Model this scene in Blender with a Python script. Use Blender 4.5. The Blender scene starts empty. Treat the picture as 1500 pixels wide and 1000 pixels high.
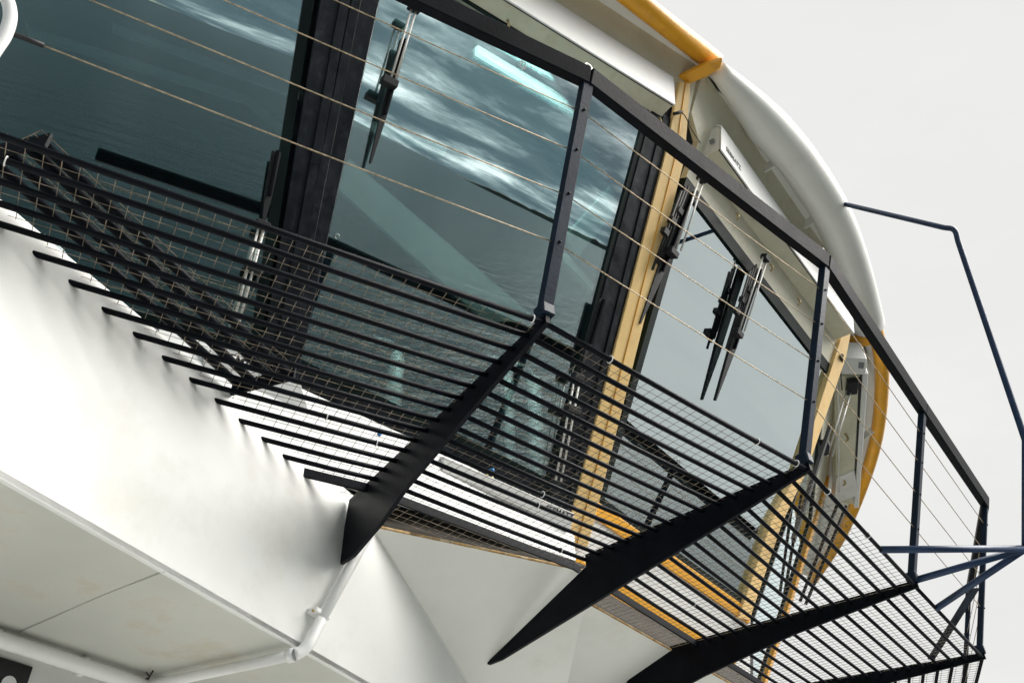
import bpy, bmesh, math, random
from mathutils import Vector, Matrix, noise
random.seed(7)
R = math.radians
scene = bpy.context.scene
COL = scene.collection

# ------------------------------------------------------------------ camera
F_PX, PITCH, ROLL = 1289.0, 0.6945, -0.0233          # focal length in px of the 1500 px wide photograph
fwd = Vector((0, math.cos(PITCH), math.sin(PITCH)))
r0 = Vector((1, 0, 0)); u0 = r0.cross(fwd)
cr = math.cos(ROLL) * r0 + math.sin(ROLL) * u0
cu = -math.sin(ROLL) * r0 + math.cos(ROLL) * u0
cam_d = bpy.data.cameras.new('camera')
cam = bpy.data.objects.new('camera', cam_d); COL.objects.link(cam)
cam_d.sensor_width = 36.0; cam_d.lens = F_PX / 1500 * 36
cam_d.clip_start = 0.02; cam_d.clip_end = 60000
cam.matrix_world = Matrix((( cr.x, cu.x, -fwd.x, 0), (cr.y, cu.y, -fwd.y, 0), (cr.z, cu.z, -fwd.z, 0), (0, 0, 0, 1)))
scene.camera = cam

# ------------------------------------------------------------------ light
SUN_AZ, SUN_EL = -2.0, 42.0                          # azimuth counter-clockwise from +X
sun_dir = Vector((math.cos(R(SUN_AZ)) * math.cos(R(SUN_EL)), math.sin(R(SUN_AZ)) * math.cos(R(SUN_EL)), math.sin(R(SUN_EL))))
sd = bpy.data.lights.new('sun', 'SUN'); sd.energy = 4.6; sd.angle = R(48); sd.color = (1.0, 0.965, 0.91)
so = bpy.data.objects.new('sun', sd); COL.objects.link(so)
so.rotation_euler = (-sun_dir).to_track_quat('-Z', 'Y').to_euler(); so.location = sun_dir * 40

world = bpy.data.worlds.new('World'); scene.world = world; world.use_nodes = True
wn = world.node_tree; wn.nodes.clear()
def N(t, kind, **kw):
    n = t.nodes.new(kind)
    for k, v in kw.items():
        if k in n.bl_rna.properties: setattr(n, k, v)
        else: n.inputs[k].default_value = v
    return n
def math_n(t, op, a, b=None, clamp=False):
    n = t.nodes.new('ShaderNodeMath'); n.operation = op; n.use_clamp = clamp
    for i, x in enumerate((a, b)):
        if x is None: continue
        if isinstance(x, (int, float)): n.inputs[i].default_value = x
        else: t.links.new(x, n.inputs[i])
    return n.outputs[0]
def ramp_n(t, fac, stops):
    n = t.nodes.new('ShaderNodeValToRGB'); t.links.new(fac, n.inputs[0])
    e = n.color_ramp.elements
    while len(e) < len(stops): e.new(0.5)
    for el, (p, c) in zip(e, stops): el.position = p; el.color = (*c, 1)
    return n.outputs[0]
def mix_n(t, fac, a, b, blend='MIX'):
    n = t.nodes.new('ShaderNodeMix'); n.data_type = 'RGBA'; n.blend_type = blend
    for key, x in ((0, fac), (6, a), (7, b)):
        if isinstance(x, (int, float)): n.inputs[key].default_value = x
        elif isinstance(x, tuple): n.inputs[key].default_value = (*x, 1)
        else: t.links.new(x, n.inputs[key])
    return n.outputs[2]

sky = N(wn, 'ShaderNodeTexSky', sky_type='NISHITA', sun_disc=False, air_density=1.0, dust_density=0.0, ozone_density=3.0)
sky.sun_elevation = R(SUN_EL); sky.sun_rotation = R(90 - SUN_AZ)
tc = N(wn, 'ShaderNodeTexCoord'); sep = N(wn, 'ShaderNodeSeparateXYZ'); wn.links.new(tc.outputs['Generated'], sep.inputs[0])
zc = math_n(wn, 'ADD', math_n(wn, 'MAXIMUM', sep.outputs[2], 0.0), 0.11)
cx = math_n(wn, 'DIVIDE', sep.outputs[0], zc); cy = math_n(wn, 'DIVIDE', sep.outputs[1], zc)
cmb = N(wn, 'ShaderNodeCombineXYZ'); wn.links.new(cx, cmb.inputs[0]); wn.links.new(cy, cmb.inputs[1])
n1_ = N(wn, 'ShaderNodeTexNoise', Scale=0.85, Detail=10.0, Roughness=0.62, Distortion=0.25); wn.links.new(cmb.outputs[0], n1_.inputs['Vector'])
n2_ = N(wn, 'ShaderNodeTexNoise', Scale=0.23, Detail=4.0, Roughness=0.5); wn.links.new(cmb.outputs[0], n2_.inputs['Vector'])
cl = math_n(wn, 'ADD', math_n(wn, 'MULTIPLY', n1_.outputs[0], 0.7), math_n(wn, 'MULTIPLY', n2_.outputs[0], 0.3))
# the cloud deck closes towards the bright side of the sky
dn = N(wn, 'ShaderNodeVectorMath', operation='DOT_PRODUCT'); wn.links.new(tc.outputs['Generated'], dn.inputs[0])
bd = Vector((math.cos(R(62)), math.sin(R(62)), 0.55)).normalized(); dn.inputs[1].default_value = bd
mr = N(wn, 'ShaderNodeMapRange', interpolation_type='SMOOTHSTEP'); wn.links.new(dn.outputs['Value'], mr.inputs[0])
mr.inputs[1].default_value = 0.0; mr.inputs[2].default_value = 0.58
cl = math_n(wn, 'ADD', cl, math_n(wn, 'MULTIPLY', mr.outputs[0], 0.12))
cover = ramp_n(wn, cl, [(0.34, (0, 0, 0)), (0.42, (1, 1, 1))])
shade = ramp_n(wn, cl, [(0.36, (0.075, 0.112, 0.132)), (0.50, (0.135, 0.178, 0.20)), (0.565, (0.37, 0.42, 0.435)), (0.64, (1.15, 1.17, 1.16))])
skyc = mix_n(wn, 1.0, sky.outputs[0], (0.062, 0.07, 0.08), 'MULTIPLY')
broken = mix_n(wn, cover, skyc, shade)
veil = mix_n(wn, 0.03, (0.578, 0.578, 0.568), shade)
full = mix_n(wn, mr.outputs[0], broken, veil)
bg = N(wn, 'ShaderNodeBackground', Strength=1.0); wn.links.new(full, bg.inputs[0])
wo = N(wn, 'ShaderNodeOutputWorld'); wn.links.new(bg.outputs[0], wo.inputs[0])

scene.view_settings.view_transform = 'Standard'; scene.view_settings.look = 'None'
scene.view_settings.exposure = 0.55; scene.view_settings.gamma = 1.0; scene.view_settings.use_curve_mapping = False
scene.render.resolution_x = 1024; scene.render.resolution_y = 682
scene.cycles.max_bounces = 10; scene.cycles.transparent_max_bounces = 16

# ------------------------------------------------------------------ pixel -> ray, planes
def ray(px, py): return fwd + cr * ((px - 750) / F_PX) + cu * ((500 - py) / F_PX)
def hit(p, P, n):
    D = ray(*p); return D * (Vector(P).dot(n) / D.dot(n))
def at_z(p, z): return hit(p, Vector((0, 0, z)), Vector((0, 0, 1)))
def T(deg): return Vector((math.cos(R(deg)), math.sin(R(deg)), 0))
def outn(t): return Vector((t.y, -t.x, 0))
Z = Vector((0, 0, 1))
H = 2.0604                                            # catwalk level above the camera

class Face:                                           # a leaning facade plane with axes U (along), V (up the slope), N (outwards)
    def __init__(s, deg, P, lean):
        s.P = Vector(P); s.U = T(deg); n = outn(s.U); l = R(lean)
        s.h = n; s.N = n * math.cos(l) - Z * math.sin(l); s.V = n * math.sin(l) + Z * math.cos(l)
    def px(s, p, off=0): return hit(p, s.P + s.N * off, s.N)
    def uv(s, p, off=0):
        X = s.px(p, off) - s.P; return X.dot(s.U), X.dot(s.V)
    def at(s, u, v, off=0): return s.P + s.U * u + s.V * v + s.N * off

LEAN = 27.3
corner = at_z((826, 804), H + 0.25)
P1 = Face(35.0, corner, LEAN)                         # facade with the two large panes
P2 = Face(53.5, corner, LEAN)                         # facade beyond the orange pillar
KS = corner.z / 2.1604                              # facade measurements were taken on parallel planes nearer by this factor
P0 = Face(27.5, P1.at(-1.93 * KS, 0.6 * KS), 27.9)              # facade left of the wide black mullion
c2b = P2.at(2.06 * KS, 0.0); P3 = Face(79.0, c2b, LEAN)

# ------------------------------------------------------------------ materials
def mat(name, col, rough=0.5, metal=0.0, spec=0.5, var=0.08, scale=3.0, bump=0.0, bscale=40.0, stain=None, stain_amt=0.0, stain_scale=2.0, rvar=0.1, stretch=(1, 1, 1)):
    m = bpy.data.materials.new(name); m.use_nodes = True; t = m.node_tree
    b = t.nodes['Principled BSDF']
    tc = N(t, 'ShaderNodeTexCoord'); mp = N(t, 'ShaderNodeMapping'); t.links.new(tc.outputs['Object'], mp.inputs[0]); mp.inputs['Scale'].default_value = stretch
    nz = N(t, 'ShaderNodeTexNoise', Scale=scale, Detail=7.0, Roughness=0.6); t.links.new(mp.outputs[0], nz.inputs['Vector'])
    lo = tuple(max(0, c * (1 - var * 2)) for c in col); hi = tuple(min(1, c * (1 + var)) for c in col)
    c = ramp_n(t, nz.outputs[0], [(0.3, lo), (0.62, hi)])
    if stain:
        n3 = N(t, 'ShaderNodeTexNoise', Scale=stain_scale, Detail=9.0, Roughness=0.7); t.links.new(mp.outputs[0], n3.inputs['Vector'])
        f = ramp_n(t, n3.outputs[0], [(0.52, (0, 0, 0)), (0.72, (stain_amt,) * 3)])
        c = mix_n(t, f, c, stain)
    t.links.new(c, b.inputs['Base Color'])
    rr = N(t, 'ShaderNodeMapRange'); t.links.new(nz.outputs[0], rr.inputs[0]); rr.inputs[3].default_value = max(0.03, rough - rvar); rr.inputs[4].default_value = min(1, rough + rvar)
    t.links.new(rr.outputs[0], b.inputs['Roughness'])
    b.inputs['Metallic'].default_value = metal; b.inputs['Specular IOR Level'].default_value = spec
    if bump:
        n4 = N(t, 'ShaderNodeTexNoise', Scale=bscale, Detail=4.0); t.links.new(tc.outputs['Object'], n4.inputs['Vector'])
        bp = N(t, 'ShaderNodeBump', Strength=bump, Distance=0.01); t.links.new(n4.outputs[0], bp.inputs['Height']); t.links.new(bp.outputs[0], b.inputs['Normal'])
    return m
M = {}
M['hull'] = mat('white_hull_paint', (0.83, 0.835, 0.815), 0.42, var=0.03, scale=1.3, bump=0.12, bscale=5, stain=(0.55, 0.52, 0.40), stain_amt=0.35, stain_scale=1.6)
M['flare'] = mat('white_flare_paint', (0.82, 0.825, 0.79), 0.45, var=0.03, scale=1.1, bump=0.1, bscale=4, stain=(0.5, 0.46, 0.33), stain_amt=0.3, stain_scale=1.2)
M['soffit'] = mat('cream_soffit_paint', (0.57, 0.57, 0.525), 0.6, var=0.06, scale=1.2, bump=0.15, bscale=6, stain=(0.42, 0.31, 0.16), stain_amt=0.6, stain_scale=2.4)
M['panel'] = mat('white_panel_paint', (0.86, 0.86, 0.85), 0.38, var=0.02, scale=2, stain=(0.6, 0.56, 0.45), stain_amt=0.3, stain_scale=5)
M['roof'] = mat('white_roof_paint', (0.86, 0.86, 0.82), 0.42, var=0.03, scale=1.0, stain=(0.55, 0.52, 0.42), stain_amt=0.25, stain_scale=2)
M['cream'] = mat('cream_paint', (0.70, 0.67, 0.53), 0.45, var=0.05, scale=3, stain=(0.45, 0.36, 0.2), stain_amt=0.4, stain_scale=8)
M['orange'] = mat('orange_paint', (0.90, 0.43, 0.028), 0.4, var=0.06, scale=2.5, bump=0.08, bscale=30, stain=(0.45, 0.2, 0.05), stain_amt=0.35, stain_scale=9)
M['sunlit_orange'] = mat('sunlit_orange_paint', (0.97, 0.66, 0.28), 0.42, var=0.05, scale=3, bump=0.08, bscale=30, stain=(0.6, 0.3, 0.08), stain_amt=0.3, stain_scale=9)  # the same orange paint, lightened so pillar faces look sunlit
M['black'] = mat('black_navy_paint', (0.005, 0.006, 0.009), 0.45, var=0.2, scale=9, bump=0.08, bscale=60, spec=0.07)
M['navy'] = mat('navy_paint', (0.009, 0.017, 0.033), 0.4, var=0.15, scale=7, bump=0.08, bscale=70, spec=0.2)
M['blue_steel'] = mat('blue_steel_paint', (0.022, 0.044, 0.10), 0.4, var=0.12, scale=7, spec=0.3)
M['mullion'] = mat('wet_black_paint', (0.006, 0.008, 0.012), 0.34, var=0.3, scale=14, bump=0.22, bscale=16, spec=0.3, rvar=0.2, stain=(0.06, 0.07, 0.08), stain_amt=0.35, stain_scale=18, stretch=(1, 1, .4))
M['brown'] = mat('brown_primer', (0.022, 0.017, 0.010), 0.75, var=0.15, scale=6, bump=0.3, bscale=30, stain=(0.06, 0.042, 0.02), stain_amt=0.4, stain_scale=9)
M['rust'] = mat('rusty_edge', (0.42, 0.27, 0.11), 0.8, var=0.3, scale=22, stain=(0.72, 0.66, 0.5), stain_amt=0.9, stain_scale=14, bump=0.4)
M['steel'] = mat('bright_steel', (0.62, 0.60, 0.56), 0.3, metal=0.85, var=0.1, scale=30)
M['rods'] = mat('white_rod_paint', (0.8, 0.78, 0.74), 0.35, var=0.04)
M['wire'] = mat('tan_wire', (0.42, 0.33, 0.22), 0.42, metal=0.45, var=0.25, scale=60)
M['mesh'] = mat('galvanised_wire', (0.24, 0.20, 0.15), 0.5, metal=0.35, var=0.4, scale=25)
M['rubber'] = mat('black_rubber', (0.010, 0.011, 0.013), 0.6, var=0.2)
M['seal'] = mat('dark_green_seal', (0.005, 0.012, 0.011), 0.4, var=0.2, spec=0.15)
M['print'] = mat('black_print', (0.012, 0.012, 0.014), 0.5, var=0.1)
M['grey'] = mat('grey_label', (0.22, 0.24, 0.25), 0.5)
M['plastic'] = mat('white_plastic', (0.8, 0.8, 0.8), 0.35, var=0.02)
M['blue'] = mat('blue_plastic', (0.05, 0.22, 0.5), 0.35)
M['brass'] = mat('brass_fitting', (0.55, 0.42, 0.2), 0.35, metal=0.6)
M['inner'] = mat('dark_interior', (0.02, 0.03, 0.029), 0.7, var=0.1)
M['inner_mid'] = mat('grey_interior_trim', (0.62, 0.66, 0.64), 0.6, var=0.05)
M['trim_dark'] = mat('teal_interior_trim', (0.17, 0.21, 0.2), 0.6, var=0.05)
M['deck'] = mat('grey_deck_paint', (0.33, 0.34, 0.33), 0.7, var=0.1, scale=2, stain=(0.25, 0.2, 0.14), stain_amt=0.5)
def emit_mat():
    m = bpy.data.materials.new('lit_tube'); m.use_nodes = True; b = m.node_tree.nodes['Principled BSDF']
    b.inputs['Base Color'].default_value = (.8, .8, .8, 1); b.inputs['Emission Color'].default_value = (.93, 1, .97, 1); b.inputs['Emission Strength'].default_value = 2.5
    return m
M['lit'] = emit_mat()
M['shore'] = mat('far_shore_woods', (0.018, 0.028, 0.026), 0.9, var=0.3, scale=0.02)

def glass_mat():
    m = bpy.data.materials.new('coated_glass'); m.use_nodes = True; t = m.node_tree; t.nodes.clear()
    o = N(t, 'ShaderNodeOutputMaterial')
    tr = N(t, 'ShaderNodeBsdfTransparent', Color=(0.74, 0.90, 0.87, 1))
    gl = N(t, 'ShaderNodeBsdfGlossy', Color=(0.86, 0.975, 0.985, 1), Roughness=0.0)
    tc = N(t, 'ShaderNodeTexCoord'); nz = N(t, 'ShaderNodeTexNoise', Scale=0.9, Detail=1.0); t.links.new(tc.outputs['Object'], nz.inputs['Vector'])
    bp = N(t, 'ShaderNodeBump', Strength=0.012, Distance=0.05); t.links.new(nz.outputs[0], bp.inputs['Height']); t.links.new(bp.outputs[0], gl.inputs['Normal'])
    fr = N(t, 'ShaderNodeFresnel', IOR=1.52)
    f = math_n(t, 'ADD', math_n(t, 'MULTIPLY', fr.outputs[0], 0.9), 0.50, clamp=True)
    mx = N(t, 'ShaderNodeMixShader'); t.links.new(f, mx.inputs[0]); t.links.new(tr.outputs[0], mx.inputs[1]); t.links.new(gl.outputs[0], mx.inputs[2])
    t.links.new(mx.outputs[0], o.inputs[0]); return m
M['glass'] = glass_mat()
def sea_mat():
    m = bpy.data.materials.new('sea_water'); m.use_nodes = True; t = m.node_tree; b = t.nodes['Principled BSDF']
    b.inputs['Base Color'].default_value = (0.003, 0.011, 0.012, 1); b.inputs['Roughness'].default_value = 0.22; b.inputs['IOR'].default_value = 1.33
    b.inputs['Specular IOR Level'].default_value = 0.10
    tc = N(t, 'ShaderNodeTexCoord'); mp = N(t, 'ShaderNodeMapping'); t.links.new(tc.outputs['Object'], mp.inputs[0]); mp.inputs['Scale'].default_value = (0.22, 0.5, 1); mp.inputs['Rotation'].default_value = (0, 0, R(25))
    n1 = N(t, 'ShaderNodeTexNoise', Scale=0.55, Detail=6.0, Roughness=0.62); t.links.new(mp.outputs[0], n1.inputs['Vector'])
    bp = N(t, 'ShaderNodeBump', Strength=1.0, Distance=0.9); t.links.new(n1.outputs[0], bp.inputs['Height']); t.links.new(bp.outputs[0], b.inputs['Normal'])
    return m
M['sea'] = sea_mat()

# ------------------------------------------------------------------ mesh helpers
def obj(name, bm, m, parent=None, smooth=False):
    me = bpy.data.meshes.new(name); bmesh.ops.recalc_face_normals(bm, faces=bm.faces); bm.to_mesh(me); bm.free()
    if smooth:
        for p in me.polygons: p.use_smooth = True
    me.materials.append(M[m]); o = bpy.data.objects.new(name, me); COL.objects.link(o)
    if parent: o.parent = parent
    return o
def empty(name, label, cat, group=None, loc=(0, 0, 0)):
    o = bpy.data.objects.new(name, None); COL.objects.link(o); o.empty_display_size = 0.1
    tag(o, label, cat, group); return o
def tag(o, label, cat, group=None):
    o['label'] = label; o['category'] = cat
    if group: o['group'] = group
    return o
def add_box(bm, c, ax, ay, az):                      # half-extent vectors
    vs = [bm.verts.new(c + ax * i + ay * j + az * k) for k in (-1, 1) for j in (-1, 1) for i in (-1, 1)]
    for f in ((0, 1, 3, 2), (4, 6, 7, 5), (0, 4, 5, 1), (2, 3, 7, 6), (0, 2, 6, 4), (1, 5, 7, 3)): bm.faces.new([vs[i] for i in f])
def bevel(bm, w, seg=1):
    bmesh.ops.bevel(bm, geom=bm.edges[:], offset=w, segments=seg, profile=0.5, affect='EDGES')
def beam(name, a, b, w, h, up, m, parent=None, bev=0.0):     # rectangular bar from a to b: w sideways, h along up
    a, b = Vector(a), Vector(b); d = (b - a); L = d.length; d.normalize()
    side = d.cross(up).normalized(); u = side.cross(d).normalized()
    bm = bmesh.new(); add_box(bm, (a + b) / 2, d * L / 2, side * w / 2, u * h / 2)
    if bev: bevel(bm, bev)
    return obj(name, bm, m, parent)
def add_tube(bm, pts, r, seg=8, caps=True, closed=False):
    pts = [Vector(p) for p in pts]; rings = []; n = len(pts)
    rad = r if isinstance(r, (list, tuple)) else [r] * n
    ref = None
    for i, p in enumerate(pts):
        if closed: d = pts[(i + 1) % n] - pts[i - 1]
        else: d = pts[min(i + 1, n - 1)] - pts[max(i - 1, 0)]
        d.normalize()
        if ref is None:
            ref = d.cross(Z if abs(d.z) < 0.9 else Vector((1, 0, 0))).normalized()
        ref = (ref - d * ref.dot(d)).normalized(); b = d.cross(ref)
        rings.append([bm.verts.new(p + (ref * math.cos(2 * math.pi * k / seg) + b * math.sin(2 * math.pi * k / seg)) * rad[i]) for k in range(seg)])
    for i in range(n if closed else n - 1):
        A, B = rings[i], rings[(i + 1) % n]
        for k in range(seg): bm.faces.new((A[k], A[(k + 1) % seg], B[(k + 1) % seg], B[k]))
    if caps and not closed: bm.faces.new(rings[0][::-1]); bm.faces.new(rings[-1])
def tube(name, pts, r, m, parent=None, seg=10, closed=False):
    bm = bmesh.new(); add_tube(bm, pts, r, seg, closed=closed); return obj(name, bm, m, parent, smooth=True)
def add_slab(bm, pts, ext):
    pts = [Vector(p) for p in pts]; ext = Vector(ext)
    A = [bm.verts.new(p) for p in pts]; B = [bm.verts.new(p + ext) for p in pts]; n = len(pts)
    bm.faces.new(A); bm.faces.new(B[::-1])
    for i in range(n): bm.faces.new((A[i], B[i], B[(i + 1) % n], A[(i + 1) % n]))
def slab(name, pts, ext, m, parent=None, bev=0.0):
    bm = bmesh.new(); add_slab(bm, pts, ext)
    if bev: bevel(bm, bev)
    return obj(name, bm, m, parent)
def curve_pts(pts, n=6):                              # Catmull-Rom
    pts = [Vector(p) for p in pts]; P = [2 * pts[0] - pts[1]] + pts + [2 * pts[-1] - pts[-2]]; out = []
    for i in range(1, len(P) - 2):
        for k in range(n):
            t = k / n; a, b, c, d = P[i - 1], P[i], P[i + 1], P[i + 2]
            out.append(0.5 * ((2 * b) + (c - a) * t + (2 * a - 5 * b + 4 * c - d) * t * t + (3 * b - a - 3 * c + d) * t ** 3))
    out.append(pts[-1]); return out
def lettering(text, X, right, up, size, m, parent):
    cu_ = bpy.data.curves.new('lettering', 'FONT'); cu_.body = text; cu_.size = size; cu_.extrude = 0.0008; cu_.offset = size * 0.012
    tmp = bpy.data.objects.new('lettering', cu_); COL.objects.link(tmp)
    bpy.context.view_layer.update()
    me = bpy.data.meshes.new_from_object(tmp.evaluated_get(bpy.context.evaluated_depsgraph_get())); COL.objects.unlink(tmp); bpy.data.objects.remove(tmp)
    right = right.normalized(); nn = right.cross(up).normalized(); up = nn.cross(right)
    me.transform(Matrix(((right.x, up.x, nn.x, X.x), (right.y, up.y, nn.y, X.y), (right.z, up.z, nn.z, X.z), (0, 0, 0, 1))))
    me.materials.clear(); me.materials.append(M[m]); me.name = 'lettering'
    o = bpy.data.objects.new('lettering', me); COL.objects.link(o); o.parent = parent; return o

# ------------------------------------------------------------------ setting: sea, far shore, ship deck
SEA_Z = -9.0
bm = bmesh.new(); bmesh.ops.create_circle(bm, cap_ends=True, segments=96, radius=30000); o = obj('sea', bm, 'sea'); o.location = (0, 0, SEA_Z); o['kind'] = 'structure'
bm = bmesh.new()
prev = None
for i in range(181):
    a = R(-36.5 + i * 0.32); D = 3600.0
    hgt = 20 * min(1, i / 9) * (0.75 + 0.5 * noise.noise((i * 0.11, 3, 0)) + 0.32 * noise.noise((i * 0.6, 1, 0)) + 0.25 * noise.noise((i * 1.9, 7, 0)))
    c, s = math.cos(a), math.sin(a)
    row = [bm.verts.new((c * d, s * d, z)) for d, z in ((D, SEA_Z - 1), (D + 8, SEA_Z + max(2, hgt)), (D + 500, SEA_Z + max(3, hgt) * 1.2), (D + 900, SEA_Z - 1))]
    if prev:
        for k in range(3): bm.faces.new((prev[k], row[k], row[k + 1], prev[k + 1]))
    prev = row
o = obj('far_shore', bm, 'shore'); o['kind'] = 'structure'
bm = bmesh.new(); add_slab(bm, [(-9, -5, -1.75), (2.6, -5, -1.75), (5.2, 6, -1.75), (6, 16, -1.75), (-9, 16, -1.75)], (0, 0, 0.15)); o = obj('ship_deck', bm, 'deck'); o['kind'] = 'structure'
bm = bmesh.new(); add_slab(bm, [(-9, -5, SEA_Z - 1), (2.4, -5, SEA_Z - 1), (5.0, 6, SEA_Z - 1), (5.8, 16, SEA_Z - 1), (-9, 16, SEA_Z - 1)], (0, 0, -1.76 - SEA_Z + 1)); o = obj('ship_hull', bm, 'navy')
tag(o, 'dark ship hull below the grey deck', 'hull')

# ------------------------------------------------------------------ lower deckhouse
deckhouse = empty('lower_deckhouse', 'white steel deckhouse block with overhanging cream soffit below the wheelhouse', 'deckhouse')
wa = at_z((2, 330), H); wb = at_z((422, 672), H); wt = (wb - wa).normalized(); wn_ = outn(wt)      # the long white wall
ZB = 1.325
def onwall(al, z): return Vector((wa.x, wa.y, 0)) + wt * al + Z * z
f1 = at_z((600, 782), H); f2 = at_z((855, 836), H)
# ------------------------------------------------------------------ catwalk geometry
tA, tB, tC, tD, tE = 0.5073, 0.7194, 0.9491, 0.9430, R(73)
dirs = [Vector((math.cos(a), math.sin(a), 0)) for a in (tA, tB, tC, tD, tE)]
O = [Vector((0.1187, 2.3753, H))]
for L, d in zip((1.5797, 1.5665, 1.4195), dirs[1:4]): O.append(O[-1] + d * L)
O.append(O[-1] + dirs[4] * 1.6)
nin = [Vector((-d.y, d.x, 0)) for d in dirs]
mit = []
for i in range(4):
    b = (nin[i] + nin[i + 1]).normalized(); mit.append(b / b.dot(nin[i]))
mit.append(nin[4])
mh = [m.normalized() for m in mit]
PITCH_BAR = 0.0905
def B(i, s, z): return O[i] + mh[i] * s + Z * z

G2 = B(1, 1.993, -0.356)
flN = (f2 - f1).cross(G2 - f1).normalized()
def solve_crease(z):                                  # wall plane, flare plane and height z
    Mx = Matrix((flN, wn_, Z)); return Mx.inverted() @ Vector((flN.dot(f1), wn_.dot(wa), z))
cT, cB = solve_crease(H), solve_crease(ZB)
def al(p): return (p - wa).dot(wt)
wall_top = H + 0.085
slab('wall', [onwall(-3.2, ZB - .004), cB - Z * .004, cT, onwall(al(cT), wall_top), onwall(-3.2, wall_top)], -wn_ * 0.016, 'hull', deckhouse, bev=0.003)
# underside of the overhang and the wall set back below it
inA = at_z((0, 925), ZB); inB = at_z((210, 995), ZB); it = (inB - inA); it.z = 0; it.normalize(); inn = outn(it)
sA, sB_ = inA - it * 3.2, inA + it * 6.0
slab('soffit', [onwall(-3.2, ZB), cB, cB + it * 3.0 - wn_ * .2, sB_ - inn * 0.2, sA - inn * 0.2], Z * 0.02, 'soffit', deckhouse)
lw = Vector((0, 0, -1.6))
slab('lower_wall', [Vector((sA.x, sA.y, -1.6)) - inn * .08, Vector((sB_.x, sB_.y, -1.6)) - inn * .08, Vector((sB_.x, sB_.y, ZB - .002)) - inn * .08, Vector((sA.x, sA.y, ZB - .002)) - inn * .08], -inn * 0.06, 'hull', deckhouse)
# weld seam across the soffit, and a bead along the overhang edge
tube('weld_seam', [at_z((241, 836), ZB - .001), at_z((150, 872), ZB - .001), at_z((28, 925), ZB - .001)], 0.004, 'soffit', deckhouse, 6)
tube('edge_bead', [onwall(-3.2, ZB + 0.002) - wn_ * .012, cB + Z * .002 - wn_ * .012], 0.008, 'hull', deckhouse, 8)
# flare under the wheelhouse: one sheet per side of the corner behind the second bracket
fdir = (f2 - f1).normalized(); fdown = flN.cross(fdir).normalized()
if fdown.z > 0: fdown = -fdown
fe = f2 + fdir * 0.05
flb = cB
slab('flare_panel', [cT, f1, fe, fe + fdown * 2.2 + fdir * 0.5, cB], flN * 0.01 if flN.z > 0 else -flN * 0.01, 'flare', deckhouse)
tube('weld_seam', [cT, cB], 0.006, 'flare', deckhouse, 6)
c0 = at_z((870, 888), H); c1 = at_z((962, 940), H); g3 = B(2, 1.9, -0.125)
cdir = (c1 - c0).normalized(); cN = cdir.cross(g3 - c0).normalized()
if cN.z < 0: cN = -cN
cdown = cN.cross(cdir).normalized()
if cdown.z > 0: cdown = -cdown
slab('flare_panel', [c0 - cdir * 0.35, c0 + cdir * 5.0, c0 + cdir * 5.0 + cdown * 1.6, c0 - cdir * 0.35 + cdown * 1.6], cN * 0.01, 'flare', deckhouse)
# rust-streaked upper edges
for a, b in ((cT - fdir * .02, f1), (f1, fe)): tube('rust_edge', [a + Z * .004, b + Z * .004], 0.007, 'rust', deckhouse, 6)
tube('rust_edge', [c0 - cdir * .2 + Z * .004, c0 + cdir * 5 + Z * .004], 0.007, 'rust', deckhouse, 6)
# brown ledge between flare and wheelhouse
def strip(name, A, Bp, m, parent, th=.02):
    bm = bmesh.new(); va = [bm.verts.new(p) for p in A]; vb = [bm.verts.new(p) for p in Bp]
    va2 = [bm.verts.new(p + Z * th) for p in A]; vb2 = [bm.verts.new(p + Z * th) for p in Bp]
    for i in range(len(A) - 1):
        bm.faces.new((va[i], va[i + 1], vb[i + 1], vb[i])); bm.faces.new((va2[i], vb2[i], vb2[i + 1], va2[i + 1]))
        bm.faces.new((va[i], va2[i], va2[i + 1], va[i + 1])); bm.faces.new((vb[i], vb[i + 1], vb2[i + 1], vb2[i]))
    return obj(name, bm, m, parent)
strip('ledge_plate', [p + fdown * .004 + Z * .012 for p in (cT - fdir * .05, f1, fe)], [P1.at(-1.45, -.07, .05), P1.at(-.95, -.07, .05), P1.at(.12, -.07, .05)], 'brown', deckhouse)
strip('ledge_plate', [p + cdown * .004 + Z * .012 for p in (c0 - cdir * .35, c0 + cdir * 1.5, c0 + cdir * 5)], [P2.at(-.1, -.11, .03), P2.at(1.6, -.11, .03), P2.at(5, -.11, .03)], 'brown', deckhouse)

# drain pipe on the wall, elbow and run below the soffit
pipe = empty('drain_pipe', 'white drain pipe running down the wall from behind a bracket and along the soffit', 'pipe')
def wpx(p, off): return hit(p, wa + wn_ * off, wn_)
q1, q2, q3 = wpx((578, 728), .05), wpx((532, 797), .05), wpx((470, 908), .05)
qe = wpx((455, 938), .05)
q5 = at_z((432, 958), ZB - .045); q6 = at_z((215, 1004), ZB - .045); q7 = at_z((120, 1022), ZB - .045)
tube('pipe_run', [q1, q2, q3], 0.022, 'panel', pipe, 14)
tube('elbow', curve_pts([q3, qe, (qe + q5) / 2 - Z * .012, q5]), 0.024, 'panel', pipe, 14)
tube('pipe_run', [q5, q6, q7], 0.022, 'panel', pipe, 14)
tube('collar', [q5, q5 + (q6 - q5).normalized() * .03], 0.028, 'panel', pipe, 14)
bm = bmesh.new(); add_box(bm, wpx((467, 899), .025), wt * .05, wn_ * .025, Z * .012); bevel(bm, .004); obj('clamp', bm, 'panel', pipe)
for k in (-1, 1): tube('bolt', [wpx((467, 899), .05) + wt * .04 * k, wpx((467, 899), .065) + wt * .04 * k], .007, 'brass', pipe, 6)
pipe2 = empty('soffit_pipe', 'long white pipe in the corner between soffit and recessed lower wall', 'pipe')
s1 = at_z((-60, 917), ZB - .05); s2 = at_z((212, 1004), ZB - .05)
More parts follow.
